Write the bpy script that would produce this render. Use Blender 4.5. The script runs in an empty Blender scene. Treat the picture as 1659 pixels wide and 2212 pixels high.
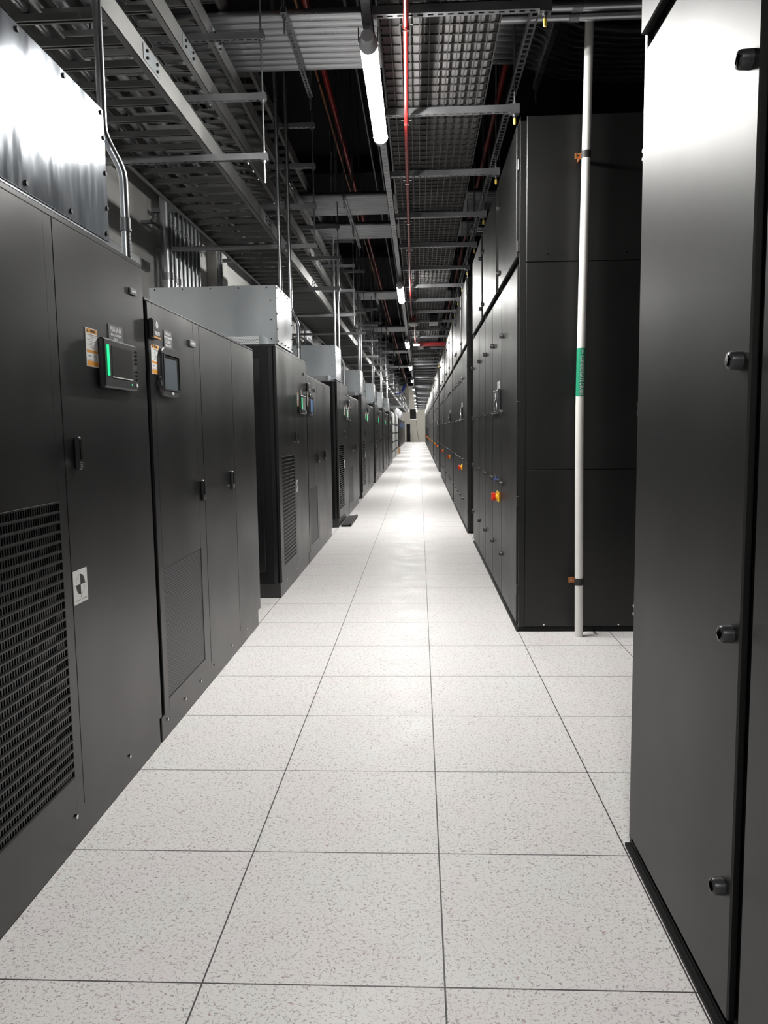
import bpy, math, random
from mathutils import Vector, Matrix
random.seed(4)
S = bpy.context.scene
COL = S.collection
PI = math.pi

# ------------------------------------------------------------------ camera
yaw, pitch, roll = -0.0468547, -0.105542, -0.0143545
F = 1668.71
cyw, syw = math.cos(yaw), math.sin(yaw)
fw = Vector((syw*math.cos(pitch), cyw*math.cos(pitch), math.sin(pitch)))
rt = Vector((cyw, -syw, 0.0)); up = rt.cross(fw)
r2 = rt*math.cos(roll)+up*math.sin(roll); u2 = up*math.cos(roll)-rt*math.sin(roll)
cam = bpy.data.cameras.new('camera'); cam_o = bpy.data.objects.new('camera', cam); COL.objects.link(cam_o)
cam.sensor_fit = 'VERTICAL'; cam.sensor_height = 24.0; cam.lens = 24.0*F/2212.0
cam.clip_start = 0.02; cam.clip_end = 300
m = Matrix(((r2.x, u2.x, -fw.x, -0.0509), (r2.y, u2.y, -fw.y, -1.7856), (r2.z, u2.z, -fw.z, 1.3774), (0, 0, 0, 1)))
cam_o.matrix_world = m
S.camera = cam_o
S.view_settings.view_transform = 'Standard'; S.view_settings.look = 'None'
S.view_settings.gamma = 1; S.view_settings.use_curve_mapping = False
EXPOSURE = 0.0
LAMP = 375.0
S.view_settings.exposure = EXPOSURE
W = bpy.data.worlds.new('world'); S.world = W; W.use_nodes = True
W.node_tree.nodes['Background'].inputs[0].default_value = (0.02, 0.022, 0.03, 1)
W.node_tree.nodes['Background'].inputs[1].default_value = 0.3
S.cycles.max_bounces = 8; S.cycles.diffuse_bounces = 5; S.cycles.glossy_bounces = 4
S.cycles.sample_clamp_indirect = 6.0
S.cycles.use_denoising = True

# ------------------------------------------------------------------ materials
def mat(name, col, rough=0.5, metal=0.0, emit=None, estr=0.0, spec=0.5):
    M = bpy.data.materials.new(name); M.use_nodes = True
    b = M.node_tree.nodes['Principled BSDF']
    b.inputs['Base Color'].default_value = (*col, 1); b.inputs['Roughness'].default_value = rough
    b.inputs['Metallic'].default_value = metal; b.inputs['Specular IOR Level'].default_value = spec
    if emit: b.inputs['Emission Color'].default_value = (*emit, 1); b.inputs['Emission Strength'].default_value = estr
    return M
def NB(M): return M.node_tree.nodes, M.node_tree.links, M.node_tree.nodes['Principled BSDF']
def noise_rough(M, scale, lo, hi, bump=0.0, vec_scale=(1, 1, 1), bscale=None, colvar=None):
    N, L, b = NB(M)
    tc = N.new('ShaderNodeTexCoord'); mp = N.new('ShaderNodeMapping'); mp.inputs['Scale'].default_value = vec_scale
    L.new(tc.outputs['Object'], mp.inputs[0])
    n = N.new('ShaderNodeTexNoise'); n.inputs['Scale'].default_value = scale; n.inputs['Detail'].default_value = 5
    L.new(mp.outputs[0], n.inputs['Vector'])
    r = N.new('ShaderNodeMapRange'); r.inputs['From Min'].default_value = 0.3; r.inputs['From Max'].default_value = 0.7
    r.inputs['To Min'].default_value = lo; r.inputs['To Max'].default_value = hi
    L.new(n.outputs[0], r.inputs[0]); L.new(r.outputs[0], b.inputs['Roughness'])
    if colvar:
        cr = N.new('ShaderNodeValToRGB'); cr.color_ramp.elements[0].color = (*colvar[0], 1); cr.color_ramp.elements[1].color = (*colvar[1], 1)
        cr.color_ramp.elements[0].position = .3; cr.color_ramp.elements[1].position = .7
        L.new(n.outputs[0], cr.inputs[0]); L.new(cr.outputs[0], b.inputs['Base Color'])
    if bump:
        n2 = N.new('ShaderNodeTexNoise'); n2.inputs['Scale'].default_value = bscale or scale*10; n2.inputs['Detail'].default_value = 3
        L.new(tc.outputs['Object'], n2.inputs['Vector'])
        bp = N.new('ShaderNodeBump'); bp.inputs['Strength'].default_value = bump; bp.inputs['Distance'].default_value = 0.002
        L.new(n2.outputs[0], bp.inputs['Height']); L.new(bp.outputs[0], b.inputs['Normal'])
    return M
BLACK = noise_rough(mat('black powder coat', (0.003, 0.0032, 0.0036), 0.34, spec=0.8), 2.5, 0.31, 0.37, 0.12, bscale=500)
BLACKR = noise_rough(mat('black cooling unit coat', (0.003, 0.003, 0.003), 0.34, spec=0.6), 2.0, 0.40, 0.46, 0.1, bscale=500)
def warp(M, sc=(1, 1.2, .3), dist=.004):
    # sheet metal is never quite flat: slow ripples
    N, L, b = NB(M); tc = N.new('ShaderNodeTexCoord'); mp = N.new('ShaderNodeMapping'); mp.inputs['Scale'].default_value = sc
    L.new(tc.outputs['Object'], mp.inputs[0]); n = N.new('ShaderNodeTexNoise'); n.inputs['Scale'].default_value = 1.3; n.inputs['Detail'].default_value = 1
    L.new(mp.outputs[0], n.inputs['Vector']); bp = N.new('ShaderNodeBump'); bp.inputs['Strength'].default_value = 1; bp.inputs['Distance'].default_value = dist
    L.new(n.outputs[0], bp.inputs['Height'])
    old = b.inputs['Normal'].links[0].from_node; L.new(bp.outputs[0], old.inputs['Normal'])
warp(BLACK, dist=.012); warp(BLACKR, dist=.006)
DARK = mat('matt black frame', (0.004, 0.004, 0.0045), 0.5, spec=.25)
VOID = mat('dark interior', (0.004, 0.004, 0.004), 0.9, spec=0.1)
PLASTIC = mat('dark plastic', (0.03, 0.03, 0.032), 0.35)
GALV = noise_rough(mat('galvanised sheet', (0.55, 0.58, 0.60), 0.38, 0.85), 3.0, 0.28, 0.36, 0.05, (1, 1, .35), 60, ((.40, .43, .45), (.50, .53, .55)))
STRUT = noise_rough(mat('galvanised strut', (0.42, 0.43, 0.44), 0.4, 0.85), 4.0, 0.36, 0.5, 0, (1, 1, 1), None, ((.22, .225, .235), (.30, .305, .315)))
TRAY = noise_rough(mat('aluminium ladder tray', (0.42, 0.42, 0.41), 0.42, 0.8), 2.0, 0.36, 0.5, 0, (1, 1, 1), None, ((.22, .22, .215), (.31, .31, .30)))
EMT = noise_rough(mat('steel conduit', (0.56, 0.58, 0.60), 0.28, 0.95), 1.2, 0.26, 0.32)
RED = mat('red sprinkler pipe', (0.30, 0.014, 0.013), 0.32)
RED_SHADED = mat('red pipe with painted shade', (0.09, 0.006, 0.007), 0.35)  # sprinkler red darkened: shade on branch pipes and red box put into the colour
COPPER = mat('orange conduit', (0.28, 0.11, 0.04), 0.4)
WIRE = mat('dark basket wire', (0.012, 0.012, 0.012), 0.45, 0.0)
LINER = noise_rough(mat('grey tray liner', (0.12, 0.115, 0.115), 0.75), 3, .65, .8, 0, (1, 1, 1), None, ((.052, .049, .050), (.066, .062, .062)))
WHITEP = noise_rough(mat('white pvc', (0.72, 0.71, 0.68), 0.4), 20, .35, .5, .2, (1, 1, 1), 60)
GREEN = mat('green pipe marker', (0.02, 0.27, 0.15), 0.4)
WHITE = mat('white', (0.8, 0.8, 0.78), 0.5)
OFFW = mat('white print', (0.75, 0.75, 0.75), 0.5)
GREYP = mat('grey engraved plate', (0.13, 0.135, 0.14), 0.45)
ORANGE = mat('orange label ink', (0.75, 0.33, 0.05), 0.5)
INK = mat('dark ink', (0.03, 0.03, 0.03), 0.6)
INKG = mat('grey ink', (0.35, 0.35, 0.35), 0.6)
LEDG = mat('green status light', (0.02, 0.5, 0.2), 0.4, emit=(0.02, 0.9, 0.3), estr=1.3)
SCREEN = mat('dark screen glass', (0.05, 0.05, 0.048), 0.12)
SCREENB = mat('blue grey screen', (0.09, 0.11, 0.125), 0.2)
SCREENL = mat('lit blue screen', (0.05, 0.1, 0.2), 0.2, emit=(0.12, 0.28, 0.6), estr=0.35)
REDH = mat('red handle', (0.6, 0.03, 0.01), 0.35)
YEL = mat('yellow', (0.8, 0.45, 0.03), 0.4)
YCAP = mat('yellow cap', (0.75, 0.55, 0.08), 0.45)
BLUE = mat('blue', (0.02, 0.05, 0.45), 0.4)
CHROME = mat('bright steel', (0.75, 0.75, 0.75), 0.2, 1.0)
RUBBER = mat('black rubber', (0.02, 0.02, 0.02), 0.6)
COPB = mat('copper bracket', (0.5, 0.2, 0.07), 0.35, 0.7)
LAMPM = mat('lit tube', (0.9, 0.9, 0.9), 0.4, emit=(1.0, 0.985, 0.95), estr=LAMP)
LCAP = mat('lamp end cap', (0.45, 0.46, 0.48), 0.4)
CARD = noise_rough(mat('cardboard', (0.40, 0.26, 0.14), 0.8), 8, .7, .9)
GREYPANEL = mat('light grey paint', (0.42, 0.43, 0.42), 0.45)
CEIL = mat('black ceiling paint', (0.010, 0.010, 0.014), 0.8, spec=0.2)
WALLM = noise_rough(mat('grey painted wall', (0.50, 0.49, 0.47), 0.65), 2.0, .6, .75, .1, (1, 1, 1), 90, ((.56, .55, .53), (.62, .61, .59)))
WALLF = mat('beige end wall', (0.66, 0.63, 0.57), 0.6)
WALLD = mat('black partition', (0.012, 0.012, 0.015), 0.7, spec=0.2)

def perf_mat(name, px, pz, col, hole, thr, axis=('Y', 'Z')):
    M = mat(name, col, 0.45, 0.3); N, L, b = NB(M)
    tc = N.new('ShaderNodeTexCoord'); sp = N.new('ShaderNodeSeparateXYZ'); L.new(tc.outputs['Object'], sp.inputs[0])
    def mth(op, a, bb=None):
        n = N.new('ShaderNodeMath'); n.operation = op
        for i, v in enumerate((a, bb)):
            if v is None: continue
            if isinstance(v, (int, float)): n.inputs[i].default_value = v
            else: L.new(v, n.inputs[i])
        return n.outputs[0]
    zr = mth('DIVIDE', sp.outputs[axis[1]], pz); row = mth('FLOOR', zr)
    par = mth('MULTIPLY', mth('MODULO', mth('ABSOLUTE', row), 2), 0.5)
    fy = mth('SUBTRACT', mth('FRACT', mth('ADD', mth('DIVIDE', sp.outputs[axis[0]], px), par)), 0.5)
    fz = mth('SUBTRACT', mth('FRACT', zr), 0.5)
    d = mth('ADD', mth('MULTIPLY', fy, fy), mth('MULTIPLY', fz, fz))
    h = mth('LESS_THAN', d, thr)
    mx = N.new('ShaderNodeMix'); mx.data_type = 'RGBA'
    L.new(h, mx.inputs[0]); mx.inputs[6].default_value = (*col, 1); mx.inputs[7].default_value = (*hole, 1)
    L.new(mx.outputs[2], b.inputs['Base Color'])
    return M
PERF = perf_mat('perforated black sheet', 0.018, 0.0125, (0.10, 0.10, 0.105), (0.001, 0.001, 0.001), 0.14)
PERFG = perf_mat('perforated galvanised sheet', 0.014, 0.012, (0.45, 0.47, 0.48), (0.03, 0.03, 0.03), 0.07, ('X', 'Z'))

# raised floor: white laminate tiles 0.61 m, fleck pattern, dark joints
FLOORM = mat('speckled floor tile', (0.7, 0.69, 0.67), 0.3, spec=0.3)
N, L, b = NB(FLOORM)
tc = N.new('ShaderNodeTexCoord'); sp = N.new('ShaderNodeSeparateXYZ'); L.new(tc.outputs['Object'], sp.inputs[0])
def M_(op, a, bb=None, c=None):
    n = N.new('ShaderNodeMath'); n.operation = op
    for i, v in enumerate((a, bb, c)):
        if v is None: continue
        if isinstance(v, (int, float)): n.inputs[i].default_value = v
        else: L.new(v, n.inputs[i])
    return n.outputs[0]
def joint(ax):
    f = M_('FRACT', M_('ADD', M_('DIVIDE', sp.outputs[ax], 0.61), 0.5))
    return M_('LESS_THAN', M_('ABSOLUTE', M_('SUBTRACT', f, 0.5)), 0.0037)
jt = M_('MAXIMUM', joint('X'), joint('Y'))
def fleck(scale, lo, dist, off, vs=(1, 1, 1)):
    mp = N.new('ShaderNodeMapping'); mp.inputs['Location'].default_value = (off, off*1.7, 0); mp.inputs['Scale'].default_value = vs
    L.new(tc.outputs['Object'], mp.inputs[0])
    n = N.new('ShaderNodeTexNoise'); n.inputs['Scale'].default_value = scale; n.inputs['Detail'].default_value = 1.5
    n.inputs['Distortion'].default_value = dist
    L.new(mp.outputs[0], n.inputs['Vector'])
    # thin squiggles: iso-line of the noise, broken up by a second noise
    line = M_('LESS_THAN', M_('ABSOLUTE', M_('SUBTRACT', n.outputs[0], 0.5)), 0.017)
    n2 = N.new('ShaderNodeTexNoise'); n2.inputs['Scale'].default_value = scale*1.6; n2.inputs['Detail'].default_value = 0
    mp2 = N.new('ShaderNodeMapping'); mp2.inputs['Location'].default_value = (off+5, 3, 0); L.new(tc.outputs['Object'], mp2.inputs[0])
    L.new(mp2.outputs[0], n2.inputs['Vector'])
    return M_('MULTIPLY', line, M_('GREATER_THAN', n2.outputs[0], lo))
f1 = fleck(60, 0.50, 0.4, 0, (1, 1.5, 1)); f2 = fleck(48, 0.56, 0.8, 7)
big = N.new('ShaderNodeTexNoise'); big.inputs['Scale'].default_value = 3.2; big.inputs['Detail'].default_value = 3
L.new(tc.outputs['Object'], big.inputs['Vector'])
cr = N.new('ShaderNodeValToRGB'); e = cr.color_ramp.elements
e[0].position = .35; e[0].color = (.78, .775, .76, 1); e[1].position = .68; e[1].color = (.79, .745, .75, 1)
L.new(big.outputs[0], cr.inputs[0])
def mixc(fac, a, c):
    x = N.new('ShaderNodeMix'); x.data_type = 'RGBA'; L.new(fac, x.inputs[0]); L.new(a, x.inputs[6]); x.inputs[7].default_value = (*c, 1); return x.outputs[2]
c1 = mixc(f1, cr.outputs[0], (.33, .32, .32)); c2 = mixc(f2, c1, (.45, .35, .37))
c3 = mixc(jt, c2, (.05, .05, .05)); L.new(c3, b.inputs['Base Color'])
rn = N.new('ShaderNodeTexNoise'); rn.inputs['Scale'].default_value = 5; rn.inputs['Detail'].default_value = 6
L.new(tc.outputs['Object'], rn.inputs['Vector'])
rr = N.new('ShaderNodeMapRange'); rr.inputs['From Min'].default_value = .35; rr.inputs['From Max'].default_value = .65
rr.inputs['To Min'].default_value = .42; rr.inputs['To Max'].default_value = .52
L.new(rn.outputs[0], rr.inputs[0]); L.new(rr.outputs[0], b.inputs['Roughness'])
bp = N.new('ShaderNodeBump'); bp.inputs['Strength'].default_value = .05; bp.inputs['Distance'].default_value = .001
L.new(rn.outputs[0], bp.inputs['Height']); L.new(bp.outputs[0], b.inputs['Normal'])

# scratches on the nearest galvanised box
GALVS = noise_rough(mat('scratched galvanised sheet', (0.60, 0.63, 0.66), 0.3, 0.6), 26, 0.10, 0.17, 0.05, (1, 1, .22), 70, ((.30, .33, .37), (.42, .45, .49)))

# ------------------------------------------------------------------ mesh helpers
class MB:
    def __init__(s): s.v = []; s.f = []; s.m = []; s.mats = []; s.sm = []
    def mi(s, m):
        if m not in s.mats: s.mats.append(m)
        return s.mats.index(m)
    def add(s, vs, fs, m, smooth=False):
        o = len(s.v); s.v += [tuple(v) for v in vs]; k = s.mi(m)
        for f in fs: s.f.append(tuple(i+o for i in f)); s.m.append(k); s.sm.append(smooth)
        return s
    def box(s, a, c, m):
        x0, y0, z0 = a; x1, y1, z1 = c
        vs = [(x0, y0, z0), (x1, y0, z0), (x1, y1, z0), (x0, y1, z0), (x0, y0, z1), (x1, y0, z1), (x1, y1, z1), (x0, y1, z1)]
        return s.add(vs, [(0, 3, 2, 1), (4, 5, 6, 7), (0, 1, 5, 4), (1, 2, 6, 5), (2, 3, 7, 6), (3, 0, 4, 7)], m)
    def bbox(s, a, c, m, e=0.004):   # box with chamfered edges on all sides
        x0, y0, z0 = a; x1, y1, z1 = c
        e = min(e, (x1-x0)/3, (y1-y0)/3, (z1-z0)/3)
        vs = []
        for sx in (0, 1):
            for sy in (0, 1):
                for sz in (0, 1):
                    X = (x0, x1)[sx]; Y = (y0, y1)[sy]; Z = (z0, z1)[sz]
                    dx = (e, -e)[sx]; dy = (e, -e)[sy]; dz = (e, -e)[sz]
                    vs += [(X, Y+dy, Z+dz), (X+dx, Y, Z+dz), (X+dx, Y+dy, Z)]
        def i(sx, sy, sz, k): return (sx*4+sy*2+sz)*3+k
        fs = [(i(0,0,0,0), i(0,0,1,0), i(0,1,1,0), i(0,1,0,0)), (i(1,0,0,0), i(1,1,0,0), i(1,1,1,0), i(1,0,1,0)),
              (i(0,0,0,1), i(1,0,0,1), i(1,0,1,1), i(0,0,1,1)), (i(0,1,0,1), i(0,1,1,1), i(1,1,1,1), i(1,1,0,1)),
              (i(0,0,0,2), i(0,1,0,2), i(1,1,0,2), i(1,0,0,2)), (i(0,0,1,2), i(1,0,1,2), i(1,1,1,2), i(0,1,1,2))]
        for sa in (0, 1):
            for sb in (0, 1):
                fs.append((i(sa,sb,0,0), i(sa,sb,1,0), i(sa,sb,1,1), i(sa,sb,0,1)))
                fs.append((i(sa,0,sb,0), i(sa,1,sb,0), i(sa,1,sb,2), i(sa,0,sb,2)))
                fs.append((i(0,sa,sb,1), i(1,sa,sb,1), i(1,sa,sb,2), i(0,sa,sb,2)))
        for sx in (0, 1):
            for sy in (0, 1):
                for sz in (0, 1): fs.append((i(sx,sy,sz,0), i(sx,sy,sz,1), i(sx,sy,sz,2)))
        return s.add(vs, fs, m)
    def tube(s, pts, r, m, n=10, cap=True, rads=None):
        pts = [Vector(p) for p in pts]; rings = []
        for k, p in enumerate(pts):
            d = (pts[min(k+1, len(pts)-1)]-pts[max(k-1, 0)]).normalized()
            a = Vector((0, 0, 1)) if abs(d.z) < .9 else Vector((0, 1, 0))
            if k == 0: u = d.cross(a).normalized()
            else: u = (u-d*u.dot(d)).normalized()
            w = d.cross(u); R = rads[k] if rads else r
            rings.append([p+(u*math.cos(2*PI*j/n)+w*math.sin(2*PI*j/n))*R for j in range(n)])
        vs = [v for q in rings for v in q]; fs = []
        for k in range(len(pts)-1):
            for j in range(n):
                fs.append((k*n+j, k*n+(j+1) % n, (k+1)*n+(j+1) % n, (k+1)*n+j))
        s.add(vs, fs, m, True)
        if cap: s.add(rings[0], [tuple(range(n))[::-1]], m); s.add(rings[-1], [tuple(range(n))], m)
        return s
    def mesh(s, name):
        me = bpy.data.meshes.new(name); me.from_pydata(s.v, [], s.f)
        for x in s.mats: me.materials.append(x)
        me.polygons.foreach_set('material_index', s.m); me.polygons.foreach_set('use_smooth', s.sm)
        me.update(); me.validate(); 
        import bmesh
        bm = bmesh.new(); bm.from_mesh(me); bmesh.ops.recalc_face_normals(bm, faces=bm.faces); bm.to_mesh(me); bm.free()
        return me
    def obj(s, name, parent=None, loc=(0, 0, 0)):
        o = bpy.data.objects.new(name, s.mesh(name)); COL.objects.link(o); o.location = loc
        if parent: o.parent = parent
        return o
def tag(o, label, cat, group=None, kind=None):
    o['label'] = label; o['category'] = cat
    if group: o['group'] = group
    if kind: o['kind'] = kind
    return o
def thing(name, label, cat, loc=(0, 0, 0), group=None):
    o = bpy.data.objects.new(name, None); COL.objects.link(o); o.location = loc; o.empty_display_size = .1
    return tag(o, label, cat, group)
def dup(o, parent=None, skip=()):
    c = o.copy(); COL.objects.link(c); c.parent = parent
    for ch in list(o.children):
        if ch.name.split('.')[0] in skip: continue
        dup(ch, c, skip)
    return c
def struct(mb, name): o = mb.obj(name); o['kind'] = 'structure'; return o
TXT = {}
def text_mesh(s, size, material, bold=0.0):
    cu = bpy.data.curves.new('lettering', 'FONT'); cu.body = s; cu.size = size; cu.align_x = 'CENTER'; cu.align_y = 'CENTER'
    cu.extrude = 0.0004; cu.offset = bold; cu.resolution_u = 3
    o = bpy.data.objects.new('lettering', cu); COL.objects.link(o)
    dg = bpy.context.evaluated_depsgraph_get(); dg.update()
    me = bpy.data.meshes.new_from_object(o.evaluated_get(dg)); bpy.data.objects.remove(o)
    me.materials.clear(); me.materials.append(material)
    return me
# put lettering on a face looking towards +x (left row) : text runs along +y... seen from +x the reader's right is +y
def add_text(mb, s, size, material, org, U, V, bold=0.0, sx=1.0):
    me = text_mesh(s, size, material, bold); U = Vector(U); V = Vector(V); Nn = U.cross(V); O = Vector(org)
    vs = [O+U*(v.co.x*sx)+V*v.co.y+Nn*v.co.z for v in me.vertices]
    mb.add(vs, [tuple(p.vertices) for p in me.polygons], material)
    bpy.data.meshes.remove(me)
ORD = 'nearest second third fourth fifth sixth seventh eighth ninth tenth eleventh twelfth thirteenth fourteenth fifteenth sixteenth seventeenth eighteenth nineteenth twentieth'.split()
def ordn(n):
    if n < 20: return ORD[n]
    t = ['', '', 'twenty', 'thirty', 'forty', 'fifty', 'sixty'][(n+1)//10]; u = (n+1) % 10
    if u == 0: return {2: 'twentieth', 3: 'thirtieth', 4: 'fortieth', 5: 'fiftieth', 6: 'sixtieth'}[(n+1)//10]
    return t+'-'+['', 'first']+[] if False else t+'-'+('', 'first', 'second', 'third', 'fourth', 'fifth', 'sixth', 'seventh', 'eighth', 'ninth')[u]
UY, UZ = (0, 1, 0), (0, 0, 1)

# ------------------------------------------------------------------ the room
YB, YE = -9.0, 87.5
struct(MB().box((-2.9, YB-.2, -0.1), (4.2, YE+.2, 0), FLOORM), 'floor')
struct(MB().box((-2.95, YB-.2, 0), (-2.75, YE+.2, 6.4), WALLM), 'wall_left')
wr = MB().box((3.6, YB-.2, 0), (3.8, YE+.2, 6.4), WALLD)
y = YB
while y < 40: wr.box((3.56, y, 0), (3.6, y+.12, 6.4), WALLD); y += .45
struct(wr, 'wall_right')
struct(MB().box((-2.75, YE, 0), (3.6, YE+.2, 6.4), WALLF), 'wall_far')
struct(MB().box((-2.75, YB-.2, 0), (3.6, YB, 6.4), WALLD), 'wall_near')
struct(MB().box((-2.95, YB-.2, 6.4), (3.8, YE+.2, 6.5), CEIL), 'ceiling')
for i in range(12):
    yy = 6+i*7
    struct(MB().box((-2.75, yy, 6.1), (3.6, yy+.12, 6.4), CEIL), 'trim_%d' % (i+1))
# wall pier behind the trays
struct(MB().bbox((-2.75, 8.3, 0), (-2.60, 8.75, 6.4), WALLM, .005), 'trim_20')
struct(MB().bbox((-2.75, 18.3, 0), (-2.60, 18.75, 6.4), WALLM, .005), 'trim_21')
struct(MB().box((-2.75, 1.0, 2.98), (-2.71, 6.0, 3.06), STRUT), 'trim_22')

# ------------------------------------------------------------------ lamps
LAMPY = [2.87+6.45*k for k in range(-1, 13)]
tl = thing('tube_lamp', 'x', 'lamp', (-0.285, 0, 3.28), 'tube lamps in a row down the aisle')
lb = MB()
def trough(mb, a0, a1, r, m, n=10):
    vs = []; fs = []
    for yy in (-.60, .60):
        vs += [(r*math.cos(a0+(a1-a0)*i/n), yy, r*math.sin(a0+(a1-a0)*i/n)) for i in range(n+1)]
    mb.add(vs, [(i, i+1, n+2+i, n+1+i) for i in range(n)], m, True)
trough(lb, PI*.93, PI*2.07, .042, LAMPM); lb.obj('light_tube', tl)
c = MB(); trough(c, -PI*.0, PI, .0435, LCAP); trough(c, -PI*.0, PI, .040, LCAP); c.obj('housing', tl)
for sgn in (-1, 1):
    c = MB().tube([(0, sgn*.602, 0), (0, sgn*.64, 0), (0, sgn*.645, 0), (0, sgn*.70, 0)], .047, LCAP, 14, True, [.047, .047, .034, .030]); c.obj('end_cap', tl)
    c = MB().box((-.012, sgn*.62-.012, .03), (.012, sgn*.62+.012, .075), STRUT); c.box((-.05, sgn*.62-.012, .0), (-.046, sgn*.62+.012, .07), CHROME); c.box((.046, sgn*.62-.012, .0), (.05, sgn*.62+.012, .07), CHROME)
    c.obj('mounting_clip', tl)
n = 0
for k, yy in enumerate(LAMPY):
    o = tl if k == 0 else dup(tl)
    o.location = (-0.285-.006*max(0, min(k-1, 3)), yy, 3.28)
    if yy < 0: lab = 'lit tube lamp above the aisle behind the viewpoint'
    elif n == 0: lab = 'long glaring white tube lamp nearest the camera, beside the wire basket tray'; n += 1
    else: lab = ordn(n)+' lit tube lamp counting from the camera along the lighting rail'; n += 1
    o['label'] = lab

o = dup(tl); o.location = (.08, 83.2, 5.0); o.rotation_euler = (0, 0, PI/2); o['label'] = 'added unseen tube lamp brightening the end wall, crosswise behind the basket tray'  # unseen extra lamp, added only to brighten the end wall
c = MB()
for sgn in (-.45, .45): c.tube([(0, sgn, .04), (0, sgn, 1.4)], .006, STRUT, 6)
c.obj('added_lamp_rod', o)  # rods made up to hold the added end wall lamp
# lighting rail
c = MB()
c.box((-.311, YB, 3.365), (-.259, 80, 3.369), STRUT); c.box((-.311, YB, 3.365), (-.307, 80, 3.40), STRUT); c.box((-.263, YB, 3.365), (-.259, 80, 3.40), STRUT)
y = -1
while y < 20: c.box((-.2985, y, 3.3635), (-.2715, y+.03, 3.3655), STRUT); y += .09
tag(c.obj('lighting_rail'), 'long galvanised strut rail carrying the row of tube lamps', 'rail')

# ------------------------------------------------------------------ slotted channel helper
def slotted_channel(mb, L0, L1, w, h, m, axis, org, pitch=.05, slot=.030, slw=.35, upto=None):
    """channel with real slots in its bottom plate; runs along axis from L0 to L1, org = centre of bottom"""
    def bx(a0, a1, b0, b1, z0, z1):
        ox, oy, oz = org
        if axis == 'x': mb.box((ox+a0, oy+b0, oz+z0), (ox+a1, oy+b1, oz+z1), m)
        else: mb.box((ox+b0, oy+a0, oz+z0), (ox+b1, oy+a1, oz+z1), m)
    t = .0025
    bx(L0, L1, -w/2, -w/2+t, 0, h); bx(L0, L1, w/2-t, w/2, 0, h)
    bx(L0, L1, -w/2+t, -w*slw/2, 0, t); bx(L0, L1, w*slw/2, w/2-t, 0, t)
    a = L0
    U = L1 if upto is None else upto
    while a < U:
        bx(a, min(a+pitch-slot, L1), -w*slw/2, w*slw/2, 0, t); a += pitch
    if U < L1: bx(U, L1, -w*slw/2, w*slw/2, 0, t)
    return mb

# ------------------------------------------------------------------ left ladder trays on trapezes
TY = [1.15, 3.54, 6.05, 8.35, 10.68, 13.02, 15.3, 17.64]
while TY[-1] < 76: TY.append(TY[-1]+2.35)
TZ = [3.22+.38*i for i in range(4)]
XE = -1.065
th = thing('trapeze_hanger', 'x', 'hanger', (0, 0, 0), 'trapeze hangers under the ladder trays')
for z in TZ:
    c = slotted_channel(MB(), -2.68, XE+.025, .041, .041, STRUT, 'x', (0, 0, z-.041)); c.obj('strut', th)
for x, zb in ((XE, 3.03), (-2.2, 3.12)):
    c = MB().tube([(x, 0, zb), (x, 0, 6.4)], .0065, STRUT, 6)
    for z in TZ: c.tube([(x, 0, z-.062), (x, 0, z-.045)], .014, STRUT, 6); c.box((x-.02, -.02, z-.045), (x+.02, .02, z-.041), STRUT)
    for z in TZ: c.tube([(x, 0, z+.002), (x, 0, z+.014)], .014, STRUT, 6)
    c.obj('threaded_rod', th)
for i, yy in enumerate(TY):
    o = th if i == 0 else dup(th); o.location = (0, yy, 0)
    o['label'] = ('four-level strut trapeze above the left cabinets, at the nearest end' if i == 0 else ordn(i)+' four-level strut trapeze from the camera, holding the left ladder trays')

def make_tray(z, lev, x0=-2.06, x1=-1.41):
    t = thing('cable_ladder_tray', 'x', 'cable tray', (0, 0, z), 'ladder trays stacked above the left cabinets')
    t['label'] = ('lowest', 'second lowest', 'third lowest', 'topmost')[lev]+' of the four stacked metal ladder trays above the left cabinets'
    for xa, xb, s in ((x1-.035, x1, 1), (x0, x0+.035, -1)):
        r = MB(); web = xb if s > 0 else xa
        r.box((xa, -8.5, 0), (xb, 82, .003), TRAY); r.box((xa, -8.5, .112), (xb, 82, .115), TRAY)
        r.box((web-(.003 if s > 0 else 0), -8.5, .0), (web+(0 if s > 0 else .003), 82, .115), TRAY)
        r.obj('side_rail', t)
    # splice plates
    for k, yy in enumerate((2.35, 5.4, 8.45, 11.5, 14.55)):
        yy += lev*.7
        p = MB().bbox((x1, yy-.12, .02), (x1+.004, yy+.12, .095), GALV, .001)
        for a in (-.075, .075):
            for zz in (.04, .075): p.tube([(x1+.004, yy+a, zz), (x1+.014, yy+a, zz)], .008, DARK, 6)
        p.obj('splice_plate', t)
    rb = MB()
    def rung(mb, y):
        mb.box((x0+.003, y-.019, .040), (x1-.003, y+.019, .043), TRAY); mb.box((x0+.003, y-.019, .012), (x1-.003, y-.016, .040), TRAY)
        mb.box((x0+.003, y+.016, .012), (x1-.003, y+.019, .040), TRAY); mb.box((x0+.003, y-.019, .012), (x1-.003, y-.008, .015), TRAY); mb.box((x0+.003, y+.008, .012), (x1-.003, y+.019, .015), TRAY)
    rung(rb, 0); me = rb.mesh('rung')
    N0 = 100; y0r = .25
    for k in range(N0):
        o = bpy.data.objects.new('rung', me); COL.objects.link(o); o.parent = t; o.location = (0, y0r+k*.2286, 0)
    rest = MB()
    for k in range(N0, 355): rung(rest, y0r+k*.2286)
    o = rest.obj('rung', t); o['kind'] = 'stuff'
    return t
for lev, z in enumerate(TZ): make_tray(z+.001, lev)
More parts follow.
